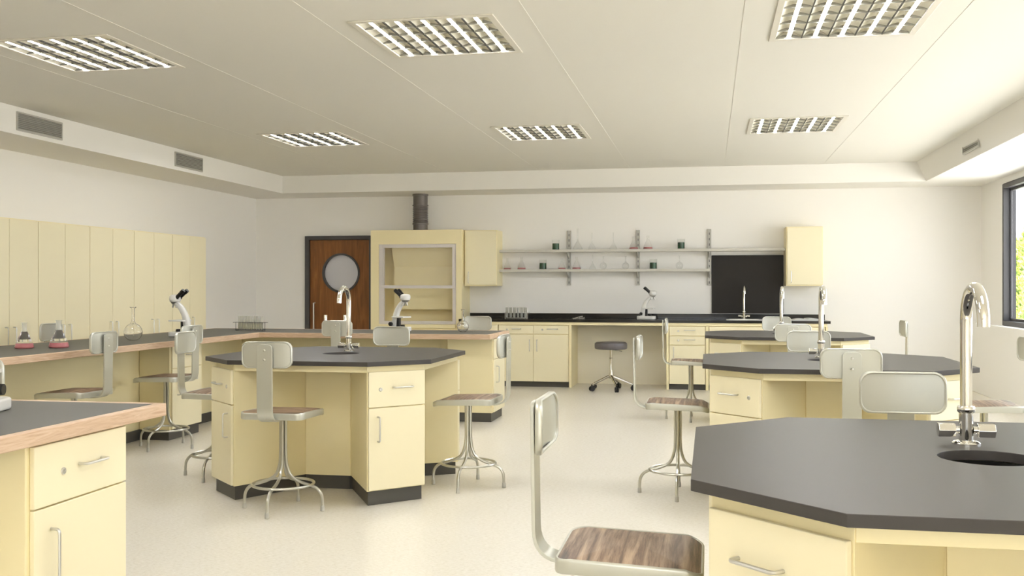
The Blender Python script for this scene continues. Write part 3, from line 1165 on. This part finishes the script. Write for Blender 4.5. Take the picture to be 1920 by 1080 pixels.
BZ = ZI + .0005
CZ = .9125
glassware('conical_flask', 'conical flask of pale red liquid on the left bench, the left one of two', 'flask', (-5.02, 6.73, BZ), erlen(1.0), .038, 'red', 'conical flasks with red liquid')
glassware('conical_flask', 'conical flask of pale red liquid on the left bench, the right one of two', 'flask', (-4.81, 6.84, BZ), erlen(1.08), .040, 'red', 'conical flasks with red liquid')
glassware('round_flask', 'large empty round flask with a long neck on the left bench', 'flask', (-4.87, 7.94, BZ), florence(1.25), group='empty round flasks')
glassware('round_flask', 'small empty round flask on the far bench arm beside a stool back', 'flask', (-2.485, 10.12, BZ), florence(1.0), group='empty round flasks')
UZ, LZ, GY = 1.8685, 1.5955, 14.0
GP = 'glassware on the wall shelves'
upper = [(-2.104, 'b', 'left beaker of dark green liquid on the upper shelf', 1.0), (-1.797, 'v', 'tallest empty flask on the upper shelf, right of the left upright', 1.2),
         (-1.597, 'v', 'empty long necked flask on the upper shelf, second from the left upright', .95), (-1.301, 'v', 'empty long necked flask on the upper shelf, left of the red conical flasks', .95),
         (-1.022, 'e', 'red conical flask on the upper shelf, just left of the middle upright', .92), (-0.826, 'e', 'red conical flask on the upper shelf, just right of the middle upright', .98),
         (-0.378, 'b', 'right beaker of dark green liquid on the upper shelf', 1.0)]
lower = [(-2.795, 'e', 'red conical flask on the lower shelf, nearest the wall cupboard', .82), (-2.589, 'e', 'red conical flask on the lower shelf, second from the wall cupboard', .90),
         (-2.285, 'b', 'left beaker of dark green liquid on the lower shelf', 1.0), (-2.018, 'e', 'red conical flask on the lower shelf, just left of the left upright', .80),
         (-1.812, 'e', 'red conical flask on the lower shelf, just right of the left upright', .90), (-1.589, 'v', 'empty broad flask on the lower shelf, right of the red flasks', .85),
         (-1.441, 'f', 'empty round flask on the lower shelf, middle of three', .78), (-1.132, 'f', 'empty round flask on the lower shelf, left of the middle upright', .78),
         (-0.753, 'b', 'right beaker of dark green liquid on the lower shelf', 1.0), (-0.4, 'f', 'empty round flask on the lower shelf near the black panel', .80)]
for row, z in ((upper, UZ), (lower, LZ)):
    for x, k, lab, s in row:
        if k == 'b':
            glassware('beaker', lab, 'beaker', (x, GY, z), beaker(s), .088 * s, 'green', GP, gm='thin')
        elif k == 'e':
            glassware('conical_flask', lab, 'flask', (x, GY, z), erlen(s), .028 * s, 'red', GP, gm='thin')
        elif k == 'v':
            glassware('long_necked_flask', lab, 'flask', (x, GY, z), volumetric(s), None, 'red', GP, gm='thin')
        else:
            glassware('round_flask', lab, 'flask', (x, GY, z), florence(s), None, 'red', GP, gm='thin')


def tube_rack(label, loc, rz, n=6, rows=1, sp=.062, tr=.013, col='frame_dark', dark=False):
    root = thing('test_tube_rack', label, 'rack', loc, rz, 'test tube racks')
    L_ = sp * (n - 1)
    half = L_ / 2 + .035
    f = MB()
    outer_ = rrect(2 * half + .05, .060, .006, 2)
    f.prism(outer_, .085, .089)
    f.build('top_plate', col, root)
    f = MB()
    f.prism(rrect(2 * half - .01, .060, .006, 2), .008, .012)
    f.build('bottom_plate', col, root)
    for sx in (-1, 1):
        f = MB()
        for yy_ in (-.026, .022):
            f.box(sx * half - .002 - sx * .01, sx * half + .002 - sx * .01, yy_, yy_ + .004, 0, .085)
        f.box(sx * half - .002 - sx * .01, sx * half + .002 - sx * .01, -.026, .026, .0, .003)
        f.build('side_leg', col, root)
    for k in range(n):
        x = -L_ / 2 + sp * k
        prof = [(0, .0135)]
        for q in range(1, 6):
            a = -PI / 2 + PI / 2 * q / 5
            prof.append((tr * math.cos(a), .0135 + tr + tr * math.sin(a)))
        prof += [(tr, .150), (tr + .0015, .152), (tr + .0015, .154)]
        tt = MB().lathe(prof, 16, (x, 0, 0), opened=True).build('test_tube', 'tube_glass', root, sharp=60)
        if not dark:
            sp_ = [(r_ * .9, z_ + .0012) for r_, z_ in prof[:6]] + [(tr * .9, .075), (0, .075)]
            MB().lathe(sp_, 14, (x, 0, 0)).build('sample', 'sample', tt)


tube_rack('wire rack of empty test tubes in the corner of the bench, left of the door', (-4.755, 9.97, BZ), math.radians(-6), 10, 1, .030, .0125)
tube_rack('rack of large test tubes on the black counter below the shelves', (-2.62, 13.76, CZ), 0, 6, 1, .052, .019, 'steel', True)


# ------------------------------------------------------------------ microscopes
def make_scope():
    root = thing('microscope', '', 'microscope')
    o = MB().prism([(x * 1.0 - .085, y) for x, y in rrect(.25, .17, .05, 6)], 0, .045)
    o.build('base', 'white_plastic', root, bevel=.010, seg=3)
    # arm: a curved tapering box
    key = [(-.135, .035, .050), (-.13, .10, .046), (-.120, .16, .040), (-.100, .215, .034), (-.068, .265, .030), (-.030, .300, .030), (.0, .318, .030)]
    pts = round_path([(x, 0, z) for x, z, h in key], .03, 3)
    vs, fs = [], []
    m_ = len(pts)
    for i, p in enumerate(pts):
        t = (Vector(pts[min(i + 1, m_ - 1)]) - Vector(pts[max(i - 1, 0)])).normalized()
        nrm = Vector((t.z, 0, -t.x))
        hw = .054 - .024 * i / (m_ - 1)
        for q in range(12):
            a = 2 * PI * q / 12
            ca, sa_ = math.cos(a), math.sin(a)
            ca = math.copysign(abs(ca) ** .6, ca)
            sa_ = math.copysign(abs(sa_) ** .6, sa_)
            vs.append(Vector(p) + nrm * (ca * hw) * .62 + Vector((0, sa_ * .030, 0)))
    for i in range(m_ - 1):
        for q in range(12):
            l = (q + 1) % 12
            fs.append((i * 12 + q, i * 12 + l, (i + 1) * 12 + l, (i + 1) * 12 + q))
    fs.append(tuple(range(11, -1, -1)))
    fs.append(tuple((m_ - 1) * 12 + q for q in range(12)))
    MB().add(vs, fs).build('arm', 'white_plastic', root, sharp=60)
    MB().lathe([(.042, .322), (.048, .324), (.050, .330), (.050, .338), (.0535, .340), (.0535, .360), (.050, .374), (.036, .384), (.018, .388), (0, .389)], 28).build('head', 'white_plastic', root)
    tur = MB().lathe([(0, .296), (.020, .298), (.034, .306), (.040, .316), (.042, .322)], 24).build('turret', 'steel', root)
    for dx, dy in ((.020, 0), (-.018, .012), (-.012, -.018)):
        MB().tube([(dx * .7, dy * .7, .302), (dx * 1.35, dy * 1.35, .268)], [.011, .008], 12).build('objective', 'steel', root)
    MB().prism([(x - .052, y) for x, y in rrect(.155, .145, .010, 3)], .140, .154).build('stage', 'white_plastic', root, bevel=.002)
    sb = MB().box(-.112, -.07, -.018, .018, .045, .142)
    sb.build('stage_support', 'black_plastic', root, bevel=.002)
    MB().lathe([(.024, .045), (.024, .062), (.018, .068), (0, .069)], 20, (-.035, 0, 0)).build('lamp_housing', 'black_plastic', root)
    for sy in (-1, 1):
        MB().tube([(-.150, sy * .025, .075), (-.150, sy * .040, .075), (-.150, sy * .044, .075), (-.150, sy * .066, .075)], [.010, .010, .022, .021], 18).build('focus_knob', 'black_plastic', root)
    e = MB()
    for sy in (-1, 1):
        e.tube([(-.022, sy * .020, .352), (-.088, sy * .028, .408)], [.019, .017], 14)
        e.tube([(-.086, sy * .028, .406), (-.112, sy * .028, .428)], [.0195, .0185], 14)
    e.box(-.05, -.02, -.035, .035, .345, .375)
    e.build('eyepieces', 'black_plastic', root)
    return root


scope0 = make_scope()
SG = 'white microscopes'
scope0.location = (-2.580, 3.15, BZ)
scope0.rotation_euler = (0, 0, math.radians(-75))
scope0['label'] = 'white microscope cut by the left edge on the nearest bench end'
scope0['group'] = SG
dup(scope0, (-4.87, 8.64, BZ), PI - .10, 'white microscope on the left bench in front of the cupboards, eyepieces to the right', SG)
dup(scope0, (-3.10, 10.12, BZ), -.35, 'white microscope on the far bench arm in front of the fume hood', SG)
dup(scope0, (-.749, 13.76, CZ), -.10, 'white microscope on the black counter below the shelves', SG)

# bench taps by the door, back tap
faucet('swan_neck_tap', 'slim chrome swan neck tap at the back sink in front of the black panel', (.459, 14.02, CZ), 0, group='swan neck taps')
for x, lab in ((-4.065, 'left one of two short steel gas taps on the far bench arm'), (-3.845, 'right one of two short steel gas taps on the far bench arm')):
    root = thing('gas_tap', lab, 'gas tap', (x, 10.35, BZ), 0, 'gas taps on the far bench arm')
    MB().lathe([(.024, 0), (.024, .006), (.009, .012), (.009, .095), (.006, .10)], 18).build('pillar', 'chrome', root)
    MB().lathe([(.012, .095), (.0175, .100), (.0175, .155), (.015, .160), (0, .160)], 18).build('knob', 'chrome', root)

# small things on the black counter
root = thing('tongs', 'small pale metal tongs lying on the black counter left of the microscope', 'tongs', (-1.75, 13.62, CZ), 0)
MB().tube(round_path([(-.06, 0, .006), (.02, .01, .032), (.07, 0, .040)], .03), .005, 8).build('arm', 'steel', root)
MB().tube(round_path([(-.06, .004, .006), (.02, .03, .010), (.09, .02, .010)], .03), .005, 8).build('arm', 'steel', root)
for k in range(4):
    MB().tube([(.03 + .02 * k, .035 * math.cos(a * PI / 5) * .5, .016 + .014 * math.sin(a * PI / 5)) for a in range(10)], .003, 6, closed=True).build('spring_coil', 'steel', root)
root = thing('open_booklet', 'open pale grey booklet lying at the right end of the black counter', 'booklet', (1.24, 13.70, CZ), .12)
for sx, hgt in ((-1, .03), (1, .045)):
    vs = []
    for q in range(7):
        t = q / 6
        x = sx * .20 * t
        z = .004 + .016 * math.sin(PI * t) * (1 - t * .3) + hgt * (1 - t) * .5
        vs += [(x, -.14, z), (x, .14, z), (x, -.14, 0), (x, .14, 0)]
    fs = []
    for q in range(6):
        o_ = 4 * q
        fs += [(o_, o_ + 1, o_ + 5, o_ + 4), (o_ + 2, o_ + 6, o_ + 7, o_ + 3), (o_, o_ + 4, o_ + 6, o_ + 2), (o_ + 1, o_ + 3, o_ + 7, o_ + 5)]
    fs += [(0, 2, 3, 1), (24, 25, 27, 26)]
    MB().add(vs, fs).build('page_block', 'paper', root)

# ------------------------------------------------------------------ round rolling stool
root = thing('rolling_stool', 'round grey rolling stool on five casters in the knee space of the black counter', 'stool', (-1.262, 13.24, 0), .035)
MB().lathe([(0, .536), (.19, .536), (.207, .544), (.212, .560), (.212, .600), (.206, .618), (.188, .627), (0, .630)], 40).build('seat', 'stool_vinyl', root)
MB().cyl((0, 0, .40), (0, 0, .536), .016, 16).build('gas_lift', 'chrome', root)
MB().lathe([(.034, .155), (.034, .20), (.025, .235), (.024, .42), (.020, .425)], 24).build('column', 'chrome', root)
MB().tube([(.02, 0, .526), (.10, -.02, .518), (.145, -.02, .508)], [.005, .005, .008], 8).build('lever', 'chrome', root)
for k in range(5):
    a = 2 * PI * k / 5
    ca, sa_ = math.cos(a), math.sin(a)
    leg = MB().tube([(ca * .02, sa_ * .02, .185), (ca * .15, sa_ * .15, .135), (ca * .285, sa_ * .285, .078)], [.020, .016, .012], 10).build('leg', 'chrome', root)
    cs = MB()
    for sgn in (-1, 1):
        ox, oy = -sa_ * .013 * sgn, ca * .013 * sgn
        cs.tube([(ca * .29 + ox * .3, sa_ * .29 + oy * .3, .034), (ca * .29 + ox * 1.6, sa_ * .29 + oy * 1.6, .034)], .034, 20)
    cs.tube([(ca * .285, sa_ * .285, .03), (ca * .285, sa_ * .285, .085)], .008, 8)
    cs.build('caster', 'black_plastic', leg)


# ------------------------------------------------------------------ trees outside the window
def conifer(x, y, h, label, seed):
    rnd = random.Random(seed)
    root = thing('conifer_tree', label, 'tree', (x, y, -.4), 0, 'conifers outside the window')
    MB().tube([(0, 0, 0), (.02, 0, h * .5), (0, 0, h * .9)], [.07, .05, .02], 8).build('trunk', 'bark', root)
    f = MB()
    for _ in range(4200):
        t = rnd.random() ** .8
        z = .15 + (h - .15) * t
        R = .62 * (1 - t) ** .55 * (.8 + .2 * math.sin(z * 9 + seed)) + .03
        a = rnd.random() * 2 * PI
        r = R * (.65 + .35 * rnd.random())
        c_ = Vector((r * math.cos(a), r * math.sin(a), z))
        d = Vector((math.cos(a) * .5 + rnd.uniform(-.5, .5), math.sin(a) * .5 + rnd.uniform(-.5, .5), rnd.uniform(.3, 1.2))).normalized() * rnd.uniform(.05, .11)
        s_ = d.cross(Vector((rnd.uniform(-1, 1), rnd.uniform(-1, 1), rnd.uniform(-1, 1)))).normalized() * .022
        f.add([c_ - s_, c_ + d * .5 - s_ * .8, c_ + d, c_ + d * .5 + s_ * .8, c_ + s_], [(0, 1, 2, 3, 4)])
    me = bpy.data.meshes.new('foliage')
    me.from_pydata(f.v, [], f.f)
    me.materials.append(M['hedge'])
    o = bpy.data.objects.new('foliage', me)
    COL.objects.link(o)
    o.parent = root


for k, (y, h, lab) in enumerate(((19.6, 3.05, 'bright green conifer outside the window, nearest of the row'), (21.2, 3.0, 'bright green conifer outside the window, second of the row'),
                                 (22.8, 3.15, 'bright green conifer outside the window, third of the row'), (24.4, 3.0, 'bright green conifer outside the window, fourth of the row'),
                                 (26.0, 3.1, 'bright green conifer outside the window, farthest of the row'))):
    conifer(6.6, y, h, lab, k + 1)
